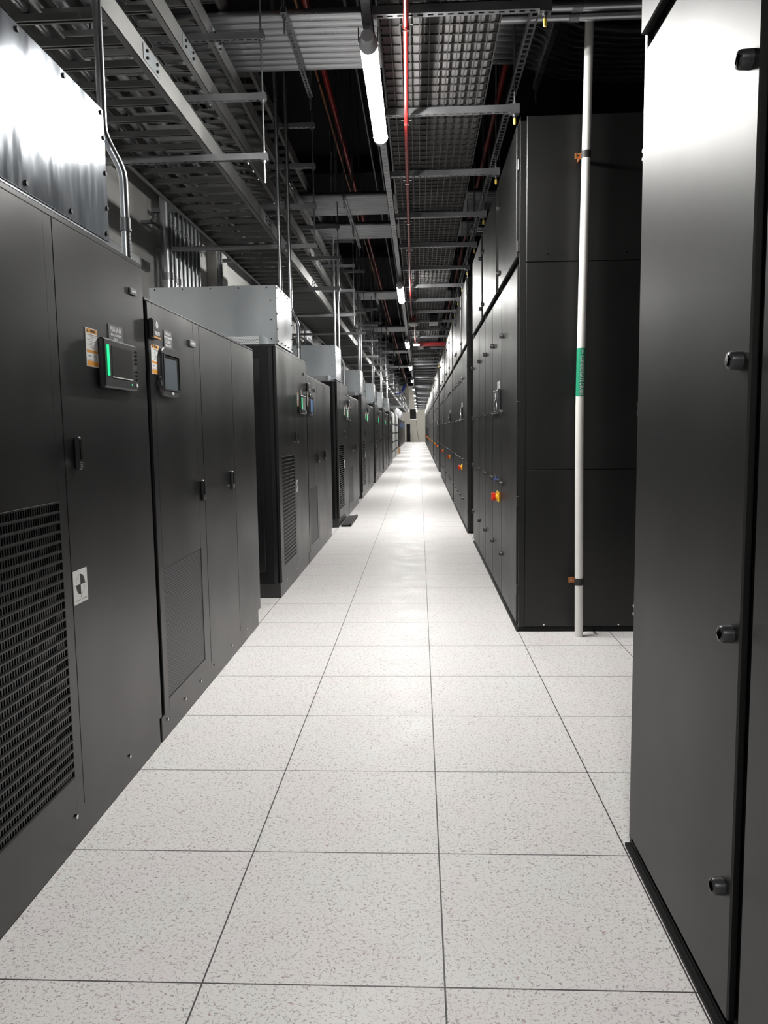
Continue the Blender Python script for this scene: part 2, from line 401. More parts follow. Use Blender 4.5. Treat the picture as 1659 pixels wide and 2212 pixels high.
# spiral flexible conduits lying in the trays
def flex(mb, pts, r, m, seg=.018, n=10):
    """ribbed flexible conduit through pts"""
    P = [Vector(p) for p in pts]; out = []; rad = []; k = 0
    for a, bq in zip(P[:-1], P[1:]):
        d = (bq-a).length; c = max(1, int(d/seg))
        for j in range(c):
            out.append(a.lerp(bq, j/c)); rad.append(r if k % 2 == 0 else r*.84); k += 1
    out.append(P[-1]); rad.append(r)
    mb.tube(out, r, m, n, True, rad); return mb
def arc(c, a0, a1, r, n, U, V):
    c = Vector(c); U = Vector(U); V = Vector(V)
    return [c+U*(r*math.cos(a0+(a1-a0)*i/n))+V*(r*math.sin(a0+(a1-a0)*i/n)) for i in range(n+1)]
for k, xx in enumerate((-1.95, -1.82)):
    tag(flex(MB(), [(xx, .5, TZ[0]+.075), (xx+.03, 3, TZ[0]+.075), (xx-.01, 5, TZ[0]+.075), (xx+.03, 9, TZ[0]+.075)], .031, EMT, .02).obj('flexible_conduit'),
        ('left', 'right')[k]+' of two ribbed metal conduits lying in the lowest ladder tray', 'conduit', 'ribbed conduits in the lowest ladder tray')
for k, (xx, lv) in enumerate(((-1.95, 1), (-1.80, 1), (-1.65, 1), (-1.9, 2), (-1.75, 2))):
    tag(MB().tube([(xx, 1, TZ[lv]+.08), (xx, 30, TZ[lv]+.08)], .03, (EMT, STRUT)[k % 2], 8).obj('conduit_run'),
        ('left', 'middle', 'right', 'left', 'right')[k]+' straight conduit lying in the '+('second' if lv == 1 else 'third')+' lowest ladder tray', 'conduit', 'conduits in the upper ladder trays')

# ------------------------------------------------------------------ wire basket tray over the aisle
bt = thing('wire_basket_tray', 'wide dark wire basket tray with grey liner running overhead beside the lamps', 'cable tray', (0, 0, 3.455))
c = MB(); X0, X1 = -.235, .385
nx = 13
for i in range(nx):
    x = X0+(X1-X0)*i/(nx-1); c.box((x-.0028, -2, 0), (x+.0028, 80, .0056), WIRE)
y = -2
k = 0
while y < 80:
    c.box((X0, y-.0035, .0056), (X1, y+.0035, .0126), WIRE)
    if y < 30:
        for x in (X0, X1): c.box((x-.0028, y-.003, 0), (x+.0028, y+.003, .11), WIRE)
    y += .1016
for x in (X0, X1):
    for zz in (.055, .108): c.box((x-.0028, -2, zz-.0028), (x+.0028, 80, zz+.0028), WIRE)
c.obj('wire_mesh', bt)
c = MB(); vs = []; fs = []; ny = 420; mx = 9
for j in range(ny+1):
    yy = -2+82*(j/ny)
    for i in range(mx):
        x = X0+.008+(X1-X0-.016)*i/(mx-1)
        vs.append((x, yy, .0160+.0008*math.sin(yy*1.3+x*2)))
for j in range(ny):
    for i in range(mx-1): a = j*mx+i; fs.append((a, a+1, a+mx+1, a+mx))
c.add(vs, fs, LINER, True)
c.add([(v[0], v[1], v[2]+.008) for v in vs], fs, LINER, True)
c.obj('liner', bt)

hg = thing('strut_hanger', 'x', 'hanger', (0, 0, 0), 'strut hangers under the wire basket tray')
slotted_channel(MB(), -.262, .615, .041, .041, STRUT, 'x', (0, 0, 3.412), .05, .028).obj('strut', hg)
MB().tube([(.585, 0, 3.36), (.585, 0, 6.4)], .006, STRUT, 6).tube([(.585, 0, 3.385), (.585, 0, 3.398)], .013, STRUT, 6).box((.555, -.022, 3.40), (.615, .022, 3.4115), STRUT).box((.555, -.022, 3.4535), (.615, .022, 3.458), STRUT).tube([(.585, 0, 3.458), (.585, 0, 3.47)], .013, STRUT, 6).obj('threaded_rod', hg)
MB().tube([(.585, 0, 3.335), (.585, 0, 3.34), (.585, 0, 3.372)], .0095, YCAP, 8, True, [.006, .0095, .0095]).obj('end_cap', hg)
HY = [2.27+1.225*k for k in range(-2, 62)]
for i, yy in enumerate(HY):
    o = hg if i == 0 else dup(hg); o.location = (0, yy, 0)
    if yy < 1.5: o['label'] = ('slotted strut hanger over the aisle behind the viewpoint', 'slotted strut hanger directly above the viewpoint')[i]
    else: o['label'] = ordn(i-2)+' slotted strut hanger with yellow rod cap counting from the camera'
c = slotted_channel(MB(), -8, 78, .030, .030, STRUT, 'y', (-.235, 0, 3.50), .05, .028, .45, 14)
tag(c.obj('slotted_channel'), 'long slotted channel along the left edge of the basket tray', 'rail')
c = slotted_channel(MB(), -8, 78, .050, .035, STRUT, 'y', (.60, 0, 3.62), .06, .038, .55, 14)
for k in range(14): c.tube([(.60, 1.2+k*2.45, 3.5), (.60, 1.2+k*2.45, 6.4)], .005, STRUT, 6)
tag(c.obj('slotted_channel'), 'long slotted channel above the right ends of the strut hangers', 'rail')

# ------------------------------------------------------------------ crosswise conduit banks
banks = [(3.98, 9), (8.2, 9), (9.6, 8), (15.0, 9), (20.6, 10), (27.2, 9), (34.0, 9)]
for bi, (yb, cnt) in enumerate(banks):
    for j in range(cnt):
        yy = yb+j*.092; z = 4.3
        c = MB()
        if bi == 0: pts = [(-2.6, yy, z), (.45, yy, z), (.75, yy+.03, z+.0), (1.15, yy+.28, z-.02), (1.5, yy+.36, z-.02), (3.4, yy+.36, z-.02)]
        else: pts = [(-2.6, yy, z), (3.4, yy, z)]
        c.tube(pts, .041, STRUT if bi else EMT, 10)
        tag(c.obj('overhead_conduit'), '%s conduit from the camera in the %s crosswise overhead bank' % (ordn(j), ordn(bi)), 'conduit', '%s crosswise bank of overhead conduits' % ordn(bi))
    w = cnt*.092
    for sx in (-.95, .95):
        t = thing('bank_hanger', '%s strut hanger carrying the %s crosswise conduit bank' % ('left' if sx < 0 else 'right', ordn(bi)), 'hanger', (sx, yb, 4.212), 'strut hangers under the crosswise banks')
        slotted_channel(MB(), -.22, w+.3, .041, .041, STRUT, 'y', (0, 0, 0)).obj('strut', t)
        for yy in (-.18, w+.26): MB().tube([(0, yy, -.12), (0, yy, 2.18)], .006, STRUT, 6).tube([(0, yy, -.02), (0, yy, 0)], .013, STRUT, 6).obj('threaded_rod', t)
for k, (yy, x0, x1, z) in enumerate(((2.93, .43, 3.0, 3.76), (3.04, .43, 3.0, 3.76), (7.92, .60, 3.0, 3.80), (8.04, .60, 3.0, 3.80))):
    c = MB().tube([(x0, yy, z), (x1, yy, z)], .030, EMT, 14).tube([(.84, yy, z), (.90, yy, z)], .034, STRUT, 14)
    tag(c.obj('steel_conduit'), ('front', 'rear', 'front', 'rear')[k]+' of the bright pipe pair '+('above the white drain pipe' if k < 2 else 'above the second cooling unit'), 'conduit', 'bright pipe pairs over the right units')
# ceiling level pipes
tag(MB().tube([(-1.03, -2, 5.2), (-1.05, 70, 5.2)], .032, RED, 10).obj('sprinkler_pipe'), 'red pipe running near the black ceiling left of the lamps', 'pipe')
c = MB().tube([(-1.12, -2, 5.2), (-1.12, 70, 5.2)], .015, COPPER, 8)
for k in range(12): c.tube([(-1.12, 4.1+k*3, 5.2), (-1.12, 4.16+k*3, 5.2)], .019, DARK, 8)
tag(c.obj('orange_conduit'), 'thin orange conduit beside the red ceiling pipe', 'conduit')
tag(MB().tube([(.90, 4, 5.2), (.95, 60, 5.2)], .035, RED, 10).obj('sprinkler_pipe'), 'red ceiling pipe above the right cooling units', 'pipe')
for k, (x, z) in enumerate(((-.62, 5.6), (-.52, 5.6), (-.78, 5.8))):
    c = MB().tube([(x, 0, z), (x, 60, z)], .02, STRUT, 8)
    for j in range(12): c.tube([(x, 4+j*3.05, z), (x, 4.07+j*3.05, z)], .027, STRUT, 8)
    tag(c.obj('ceiling_conduit'), ('middle', 'right', 'left')[k]+' of three dim conduits high under the black ceiling', 'conduit', 'dim conduits under the ceiling')
# red pipe over the aisle with clamps
rp = thing('red_pipe', 'long thin red pipe hanging below the strut hangers over the aisle', 'pipe', (0, 0, 3.372))
MB().tube([(-.06, -2, 0), (-.094, 2, 0), (-.12, 3.75, 0), (-.129, 4.8, 0), (-.141, 6.8, 0), (-.157, 8.6, 0), (-.165, 12.35, 0)], .0135, RED, 10).obj('pipe', rp)
for yy, xx in ((2.3, -.098), (3.5, -.116), (4.72, -.128), (5.95, -.136), (7.17, -.144), (8.4, -.154), (9.62, -.158)):
    MB().tube([(xx, yy-.02, 0), (xx, yy+.02, 0)], .016, RED, 10).box((xx-.035, yy-.004, .012), (xx+.035, yy+.004, .016), CHROME).box((xx-.017, yy-.004, -.017), (xx+.017, yy+.004, .017), CHROME).obj('pipe_clamp', rp)
rp = MB().tube([(-.115, 12.7, 3.37), (-.12, 16.3, 3.37)], .0135, RED, 8)
tag(rp.obj('red_pipe'), 'short red pipe beyond the white sounder, along the aisle', 'pipe')
dt = thing('alarm_sounder', 'round white sounder under a red box at the end of the red pipe', 'alarm', (-.14, 12.5, 3.30))
MB().bbox((-.06, -.06, .0), (.06, .06, .12), RED_SHADED, .004).obj('red_box', dt)
MB().tube([(0, 0, -.001), (0, 0, -.02), (0, 0, -.05), (0, 0, -.06)], .1, WHITE, 16, True, [.10, .11, .08, .03]).obj('sounder_dome', dt)
tag(MB().tube([(-.07, 16.4, 3.36), (.56, 16.45, 3.36)], .03, RED_SHADED, 10).tube([(-.07, 16.55, 3.33), (.56, 16.6, 3.33)], .022, RED_SHADED, 10).obj('branch_pipe'), 'red branch pipes, shade painted into their colour, crossing toward the right cooling units', 'pipe')
tag(MB().bbox((-.17, 16.2, 3.31), (-.02, 16.5, 3.335), WHITE, .005).obj('smoke_sensor'), 'flat white sensor plate at the start of the red branch pipes', 'sensor')
cd = thing('dome_camera', 'small dome security camera hanging from a strut over the aisle', 'camera', (.02, 17.55, 3.36))
MB().tube([(0, 0, .05), (0, 0, -.03)], .075, GREYPANEL, 14).obj('housing', cd)
MB().tube([(0, 0, -.03), (0, 0, -.07), (0, 0, -.10)], .06, PLASTIC, 14, True, [.06, .05, .02]).obj('dome', cd)
tag(MB().bbox((.15, 12.62, 3.27), (.31, 12.7, 3.33), WHITE, .005).box((.16, 12.6, 3.33), (.30, 12.72, 3.46), DARK).obj('wireless_access_point'), 'small white box hanging from a strut right of the white sounder', 'device')

# ------------------------------------------------------------------ left row: power cabinet + switch cabinet modules
def screws(mb, pts, r=.006, m=DARK, ax='x', s=1):
    for p in pts:
        q = list(p); q[{'x': 0, 'y': 1}[ax]] += s*.006
        mb.tube([p, q], r, m, 6)
def handle(parent, y, z, xf):
    h = MB().bbox((xf, y-.012, z-.055), (xf+.016, y+.012, z+.055), PLASTIC, .004)
    h.box((xf+.016, y-.007, z-.02), (xf+.020, y+.007, z+.045), VOID)
    h.tube([(xf+.016, y, z-.038), (xf+.024, y, z-.038)], .009, CHROME, 8)
    h.obj('latch_handle', parent)
def warning(parent, y0, y1, z0, z1, xf):
    w = MB().box((xf, y0, z0), (xf+.0015, y1, z1), WHITE); e = .0003; x = xf+.0015; H = z1-z0; Wd = y1-y0
    def strip(a, bq, f0, f1, m): w.box((x, y0+Wd*a, z0+H*f0), (x+e, y0+Wd*bq, z0+H*f1), m)
    strip(.04, .96, .87, .985, ORANGE); strip(.04, .96, .36, .43, ORANGE); strip(.04, .96, .02, .15, ORANGE)
    add_text(w, 'WARNING', H*.085, INK, (x+e, y0+Wd*.6, z0+H*.925), UY, UZ, .0004, .75)
    w.add([(x+e*2, y0+Wd*.08, z0+H*.89), (x+e*2, y0+Wd*.24, z0+H*.89), (x+e*2, y0+Wd*.16, z0+H*.97)], [(0, 1, 2)], INK)
    rnd = random.Random(2)
    for i in range(9):
        f = .82-i*.042; strip(.10 if i % 3 == 0 else .35, .55+.4*rnd.random(), f, f+.014, INKG if i else INK)
    strip(.15, .40, .25, .30, INKG); strip(.6, .9, .29, .305, INKG); strip(.6, .88, .25, .265, INKG); strip(.6, .85, .21, .225, INKG); strip(.1, .9, .17, .18, INKG)
    o = w.obj('warning_sticker', parent); o['label'] = 'white and orange warning sticker'

XF = -1.20     # door face plane
def make_pdu(k, y0):
    lab = ['tall black power cabinet cut by the left edge of the photo, with PDU-2A-01 plate', 'black louvred power cabinet behind the gap after the first switch cabinet, above its black plinth',
           'third black louvred power cabinet from the near end, behind the loose kick plate']
    lab = lab[k] if k < 3 else ordn(k)+' louvred black power cabinet from the near end of the left row'
    t = thing('power_cabinet', lab, 'electrical cabinet', (0, y0, 0), 'black power cabinets in the left row')
    L = 1.645; Z = 2.08
    b_ = MB(); xb = -2.25
    b_.box((xb, 0, .12), (XF-.03, L, Z), DARK)
    b_.bbox((xb, -.002, Z-.02), (XF-.002, L+.002, Z), BLACK, .003)
    b_.box((XF-.05, 0.012, .12), (XF-.025, L-.012, Z-.02), VOID)
    # near side panel : frame + recessed panel line
    b_.box((XF-.062, -.006, .12), (XF-.032, 0, Z-.02), BLACK)
    b_.bbox((xb+.05, -.012, .22), (XF-.13, 0, Z-.11), BLACK, .004)
    screws(b_, [(XF-.20, -.012, Z-.18), (XF-.20, -.012, .30)], .012, WHITE, 'y', -1)
    b_.obj('body', t)
    s = MB().bbox((xb, 0, 0), (XF-.012, L, .125), BLACK, .004)
    screws(s, [(XF-.012, yy, .105) for yy in (.30, .80, 1.28)], .008, CHROME)
    screws(s, [(XF-.2, 0, .07)], .01, WHITE, 'y', -1)
    s.obj('plinth', t)
    # louvred door
    d = thing_part('door', t); dm = MB(); a, c2, z0, z1 = .145, .785, .25, 1.165
    D0, D1 = .006, .8425; T = XF-.022
    dm.bbox((T, D0, .13), (XF, a, Z-.022), BLACK, .0015); dm.bbox((T, c2, .13), (XF, D1, Z-.022), BLACK, .0015)
    dm.bbox((T, a-.001, z1), (XF, c2+.001, Z-.022), BLACK, .0005); dm.bbox((T, a-.001, .13), (XF, c2+.001, z0), BLACK, .0005)
    d = dm.obj('door', t)
    g = MB(); g.box((T-.004, a, z0), (T-.001, c2, z1), VOID)
    nr = 29; ph = (z1-z0)/nr
    for i in range(nr+1):
        zz = z0+i*ph; g.add([(T+.004, a, zz+.002), (T+.004, c2, zz+.002), (XF+.004, c2, zz-.004), (XF+.004, a, zz-.004), (T+.004, a, zz+.006), (T+.004, c2, zz+.006), (XF+.004, c2, zz+.001), (XF+.004, a, zz+.001)],
              [(0, 1, 2, 3), (4, 5, 6, 7), (3, 2, 6, 7), (0, 1, 5, 4)], BLACK)
    ns = 46 if k < 2 else 0
    for i in range(ns+1 if ns else 0):
        yy = a+(c2-a)*i/ns; g.box((XF-.008, yy-.0028, z0), (XF-.004, yy+.0028, z1), BLACK)
    g.obj('louvre_grille', d)
    d2 = MB().bbox((T, .8455, .13), (XF, L-.006, Z-.022), BLACK, .0015).obj('door', t)
    handle(d2, .93, 1.315, XF)
    # display unit
    du = MB(); x1 = XF+.025; ya, yb, za, zb = 1.148, 1.474, 1.546, 1.724
    du.bbox((XF, ya, za), (x1, yb, zb), PLASTIC, .006)
    for zz in (1.695, 1.68, 1.665, 1.65, 1.618, 1.603, 1.588): du.box((x1, 1.452, zz), (x1+.002, 1.468, zz+.007), VOID)
    du.box((x1, 1.452, 1.563), (x1+.002, 1.468, 1.575), WHITE)
    du.tube([(x1, 1.460, 1.556), (x1+.003, 1.460, 1.556)], .006, CHROME, 8)
    q = du.obj('display_unit', t)
    MB().bbox((x1-.001, 1.215, 1.588), (x1+.001, 1.415, 1.700), SCREEN if k == 0 else GREYPANEL, .0005).box((x1, 1.215, 1.585), (x1+.0025, 1.415, 1.588), WHITE).obj('screen', q)
    MB().tube([(x1, 1.178, 1.590), (x1, 1.178, 1.70)], .0062, LEDG, 8).tube([(x1, 1.405, 1.568), (x1+.001, 1.405, 1.568)], .003, LEDG, 8).obj('status_light', q)
    warning(t, 1.055, 1.155, 1.614, 1.747, XF) if k else warning(t, 1.052, 1.150, 1.614, 1.747, XF)
    p = MB().bbox((XF, 1.255, 1.70), (XF+.002, 1.39, 1.785), GREYP, .0005)
    if k == 0:
        add_text(p, 'PDU-2A-01', .026, OFFW, (XF+.0022, 1.322, 1.768), UY, UZ, .0006, .85)
        add_text(p, '450 kVA, 480-415/240V', .013, OFFW, (XF+.0022, 1.322, 1.748), UY, UZ, .0004, .8)
        add_text(p, 'PS-41C', .013, OFFW, (XF+.0022, 1.322, 1.732), UY, UZ, .0004, .8)
    else:
        p.box((XF+.002, 1.27, 1.762), (XF+.0024, 1.375, 1.774), OFFW); p.box((XF+.002, 1.28, 1.745), (XF+.0024, 1.365, 1.751), OFFW)
    o = p.obj('name_plate', t); o['label'] = 'grey engraved plate reading PDU-2A-01' if k == 0 else 'grey engraved name plate'
    p = MB().bbox((XF, 1.485, 1.933), (XF+.006, 1.56, 1.958), GREYP, .002); add_text(p, 'Liebert PPC', .012, OFFW, (XF+.0065, 1.522, 1.9455), UY, UZ, .0003, .8)
    p.obj('badge', t)
    if k < 4:
        p = MB().box((XF, .852, .812), (XF+.0012, .958, .925), WHITE); x = XF+.0013; cy, cz = .905, .875; R = .033
        for a0, a1 in ((0, 90), (180, 270)):
            vs = [(x+.0004, cy, cz)]+[(x+.0004, cy+R*math.cos(math.radians(a0+(a1-a0)*i/8)), cz+R*math.sin(math.radians(a0+(a1-a0)*i/8))) for i in range(9)]
            p.add(vs, [(0, i, i+1) for i in range(1, 9)], INK)
        ring = []
        for i in range(24):
            ring += [(x, cy+(R+.0012)*math.cos(i*PI/12), cz+(R+.0012)*math.sin(i*PI/12)), (x, cy+R*math.cos(i*PI/12), cz+R*math.sin(i*PI/12))]
        p.add(ring, [(2*i, (2*i+2) % 48, (2*i+3) % 48, 2*i+1) for i in range(24)], INK)
        p.box((x, cy-.0007, cz-.046), (x+.0002, cy+.0007, cz+.044), INK); p.box((x, cy-.046, cz-.0007), (x+.0002, cy+.046, cz+.0007), INK)
        p.box((x, .86, .822), (x+.0002, .90, .825), INKG); p.box((x, .91, .822), (x+.0002, .95, .825), INKG)
        o = p.obj('centre_of_gravity_sticker', t); o['label'] = 'white sticker with a black quartered circle'
    return t
def thing_part(*a): return None

def make_sts(k, y0):
    lab = ['black switch cabinet with rounded display beside the nearest power cabinet', 'second black switch cabinet from the near end, its display lit blue']
    lab = lab[k] if k < 2 else ordn(k)+' black switch cabinet with rounded display from the near end'
    t = thing('switch_cabinet', lab, 'electrical cabinet', (0, y0, 0), 'black switch cabinets in the left row')
    L = 2.125; Z = 1.95; xb = -2.2; T = XF-.022
    m_ = MB(); m_.box((xb, 0, .1), (XF-.03, L, Z-.01), DARK); m_.bbox((xb, 0, Z-.012), (XF-.002, L, Z), BLACK, .003); m_.box((XF-.05, .01, .1), (XF-.025, L-.01, Z-.02), VOID)
    m_.box((XF-.1, -.01, .12), (XF-.03, 0, Z), VOID)
    m_.obj('body', t)
    s = MB().bbox((xb, .01, 0), (XF-.012, L-.03, .115), BLACK, .003); screws(s, [(XF-.012, yy, .08) for yy in (.08, .35, .62, .9, 1.3, 1.7)], .007, CHROME); s.obj('plinth', t)
    seams = (0.022, .80, 1.49, L)
    P1 = (.085, .685, .178, .778)
    dm = MB(); a, c2, z0, z1 = P1
    dm.bbox((T, seams[0], .12), (XF, a, Z-.014), BLACK, .003); dm.bbox((T, c2, .12), (XF, seams[1]-.003, Z-.014), BLACK, .003)
    dm.bbox((T, a-.001, z1), (XF, c2+.001, Z-.014), BLACK, .0005); dm.bbox((T, a-.001, .12), (XF, c2+.001, z0), BLACK, .0005)
    d = dm.obj('door', t)
    MB().box((XF-.006, a, z0), (XF-.003, c2, z1), PERF).obj('perforated_vent', d)
    d2 = MB().bbox((T, seams[1], .12), (XF, seams[2]-.003, Z-.014), BLACK, .003).obj('door', t)
    d3 = MB().bbox((T, seams[2], .12), (XF, seams[3]-.004, Z-.014), BLACK, .003).obj('door', t)
    handle(d, .735, 1.075, XF); handle(d2, 1.38, 1.088, XF)
    # maker's plate
    p = MB().bbox((XF, .03, 1.785), (XF+.02, .135, 1.867), PLASTIC, .005); x = XF+.0205
    p.box((x-.002, .042, 1.787), (x, .128, 1.792), ORANGE)
    add_text(p, 'VERTIV', .021, OFFW, (x, .084, 1.806), UY, UZ, .0008, .95)
    cy, cz, R = .084, 1.842, .017
    vs = [(x, cy, cz)]+[(x, cy+R*math.sin(math.radians(a))*.9, cz+R*math.cos(math.radians(a))) for a in range(-150, 151, 20)]
    p.add(vs, [(0, i, i+1) for i in range(1, len(vs)-1)], OFFW)
    p.add([(x+.0004, cy, cz-.016), (x+.0004, cy-.007, cz+.007), (x+.0004, cy+.007, cz+.007)], [(0, 1, 2)], PLASTIC)
    o = p.obj('maker_plate', t); o['label'] = 'dark plate with white round mark, lettering and orange base line'
    p = MB().bbox((XF, .227, 1.735), (XF+.002, .337, 1.842), GREYP, .0005); x = XF+.0022
    if k == 0:
        for s_, zz, sz in (('FROM: 2A-A-1', 1.828, .013), ('STATIC TRANSFER SWITCH', 1.811, .011), ('STS-2A-01', 1.793, .022), ('800A, 480V, 3PH, 3W', 1.775, .011), ('42K AIC', 1.759, .012)):
            add_text(p, s_, sz, OFFW, (x, .282, zz), UY, UZ, .0004, .78)
    else:
        for zz, hh in ((1.825, .006), (1.81, .006), (1.79, .012), (1.772, .006)): p.box((x, .245, zz), (x+.0003, .32, zz+hh), OFFW)
    o = p.obj('name_plate', t); o['label'] = 'grey engraved plate reading STS-2A-01' if k == 0 else 'grey engraved name plate'
    warning(t, .05, .15, 1.635, 1.762, XF)
    # rounded display
    cy, cz, hw, hh = .266, 1.653, .138, .112; n = 20; out = []
    for i in range(40):
        a_ = 2*PI*i/40; cx_, sx_ = math.cos(a_), math.sin(a_)
        out.append((cy+hw*math.copysign(abs(cx_)**.38, cx_), cz+hh*math.copysign(abs(sx_)**.55, sx_)))
    q = MB(); xa, xb2 = XF, XF+.018
    ring0 = [(xa, a_, z_) for a_, z_ in out]; ring1 = [(xb2-.006, a_, z_) for a_, z_ in out]
    ring2 = [(xb2, cy+(a_-cy)*.955, cz+(z_-cz)*.955) for a_, z_ in out]
    ring3 = [(xb2, max(.195, min(.385, a_)), max(1.576, min(1.728, z_))) for a_, z_ in out]
    nn = 40
    q.add(ring0+ring1+ring2, [(r_*nn+i, r_*nn+(i+1) % nn, (r_+1)*nn+(i+1) % nn, (r_+1)*nn+i) for r_ in (0, 1) for i in range(nn)], PLASTIC, True)
    # front bezel: four boxes around the window, then disc ring behind
    q.add(ring2, [tuple(range(nn))], PLASTIC)
    q.box((xb2-.001, .156, 1.573), (xb2+.0035, .161, 1.731), PLASTIC); q.box((xb2-.001, .371, 1.573), (xb2+.0035, .376, 1.731), VOID)
    q.box((xb2-.001, .156, 1.728), (xb2+.0035, .376, 1.733), PLASTIC); q.box((xb2-.001, .156, 1.571), (xb2+.0035, .376, 1.576), PLASTIC)
    add_text(q, '800A', .016, OFFW, (xb2+.0006, .276, 1.557), UY, UZ, .0006, .8)
    dq = q.obj('display_unit', t)
    MB().box((xb2, .161, 1.576), (xb2+.0012, .341, 1.712), SCREENB if k != 1 else SCREENL).box((xb2, .341, 1.576), (xb2+.0008, .371, 1.728), VOID).box((xb2, .161, 1.712), (xb2+.0008, .341, 1.728), VOID).obj('screen', dq)
    MB().tube([(XF, .118, 1.597), (XF+.02, .118, 1.597)], .011, PLASTIC, 10).bbox((XF+.012, .112, 1.60), (XF+.017, .128, 1.628), CHROME, .002).obj('key_lock', t)
    p = MB().bbox((XF, .615, 1.812), (XF+.006, .72, 1.843), GREYP, .002); add_text(p, 'Liebert STS2', .014, OFFW, (XF+.0065, .667, 1.8275), UY, UZ, .0003, .85); p.obj('badge', t)
    return t

def make_box(k, y0):
    ya, yb = (.15, 1.44) if k == 0 else (.38, 1.16)
    lab = 'scratched galvanised box with lamp glare on the nearest power cabinet' if k == 0 else ('galvanised sheet metal box with perforated curb on the second power cabinet' if k == 1 else ordn(k)+' galvanised sheet metal box from the near end, on its power cabinet')
    t = thing('galvanised_box', lab, 'electrical box', (0, y0, 0), 'galvanised boxes on the power cabinets')
    G = GALVS if k == 0 else GALV; xf, xb, z0, z1 = -1.25, -2.34, 2.125, 2.612
    MB().box((xb, ya+.002, z0), (xf-.003, yb-.002, z1-.002), G).obj('body', t)
    p = MB().bbox((xf-.004, ya, z0-.004), (xf, yb, z1), G, .001)
    n = 4
    scr = []
    for i in range(n+1):
        yy = ya+.03+(yb-ya-.06)*i/n; scr += [(xf, yy, z0+.022), (xf, yy, z1-.02)]
    for zz in (z0+.12, z0+.25, z0+.38): scr += [(xf, yb-.015, zz), (xf, ya+.015, zz)]
    screws(p, scr, .0085 if k == 0 else .006, DARK)
    p.obj('front_cover', t)
    p = MB().bbox((xb, ya-.003, z0-.004), (xf-.004, ya, z1), G, .001)
    screws(p, [(xb+.05+i*.24, ya-.003, z1-.02) for i in range(5)]+[(xf-.05, ya-.003, z0+.04), (xf-.05, ya-.003, z0+.2), (xf-.05, ya-.003, z0+.36)], .006, DARK, 'y', -1)
    p.obj('side_cover', t)
    c = MB(); c.box((xb+.1, ya-.02 if k == 0 else .09, 2.08), (xf-.012 if k == 0 else -1.33, yb-.03, 2.122 if k == 0 else 2.155), PERFG)
    if k:
        c.box((-1.345, .085, 2.08), (-1.328, ya, 2.165), GALV)
        c.box((xf-.09, ya+.02, 2.08), (xf-.03, yb-.02, 2.123), GALV)
    else:
        yy = ya
        while yy < yb-.03: c.box((xf-.012, yy, 2.095), (xf-.009, yy+.006, 2.112), DARK); yy += .014
        c.box((xf-.014, ya, 2.112), (xf-.004, yb-.02, 2.121), GALV)
    c.obj('perforated_curb', t)
    return t

def make_riser(k, y0):
    # rigid conduit coming down behind the box and offset onto the cabinet top with a flexible end
    t = thing('conduit_riser', ('bent steel conduit with ribbed end landing on the nearest power cabinet' if k == 0 else ordn(k)+' bent steel conduit riser from the near end, ribbed end on its cabinet'), 'conduit', (0, y0, 0), 'bent conduit risers on the power cabinets')
    yo = 0 if k == 0 else -.12
    a = Vector((-1.30, 1.555+yo, 6.0)); b1 = Vector((-1.30, 1.555+yo, 2.60)); c = Vector((-1.238, 1.60+yo, 2.40)); d = Vector((-1.238, 1.60+yo, 2.235)); e = Vector((-1.238, 1.598+yo, 2.081))
    if k == 0: c.y = d.y = e.y = 1.585
    pts = [a, b1+Vector((0, 0, .05))]
    for i in range(9):
        s = i/8; s2 = s*s*(3-2*s); p = b1.lerp(c, s); q = Vector((b1.x+(c.x-b1.x)*s2, b1.y+(c.y-b1.y)*s2, p.z)); pts.append(q)
    pts.append(d)
    MB().tube(pts, .0175, EMT, 12).obj('rigid_conduit', t)
    MB().tube([d+Vector((0, 0, .015)), d-Vector((0, 0, .03))], .021, STRUT, 12).tube([d-Vector((0, 0, .03)), d-Vector((0, 0, .036))], .024, STRUT, 12).tube([(d.x, d.y+.02, d.z), (d.x, d.y+.032, d.z)], .006, CHROME, 6).obj('coupling', t)
    flex(MB(), [d-Vector((0, 0, .03)), e], .0205, EMT, .0075, 12).obj('flexible_section', t)
    return t

for k in range(7):
    y0 = -.17+4.655*k
    make_pdu(k, y0); make_sts(k, y0+1.66 if k == 0 else y0+1.655); make_box(k, y0); make_riser(k, y0)
    if k >= 1:
        tag(MB().tube([(-1.31, y0+.95, 2.612), (-1.315, y0+.95, 5.8)], .017, EMT, 10).tube([(-1.31, y0+.95, 2.612), (-1.31, y0+.95, 2.63)], .026, STRUT, 10).obj('straight_conduit'),
            'straight steel conduit rising from the '+ordn(k)+' galvanised box', 'conduit', 'straight conduits rising from the boxes')
tag(MB().bbox((-1.19, 9.22, 0.002), (-1.045, 10.45, .03), DARK, .004).box((-1.075, 9.22, .03), (-1.045, 10.45, .045), DARK).obj('kick_plate'), 'loose black kick plate lying on the floor before the third power cabinet', 'panel')

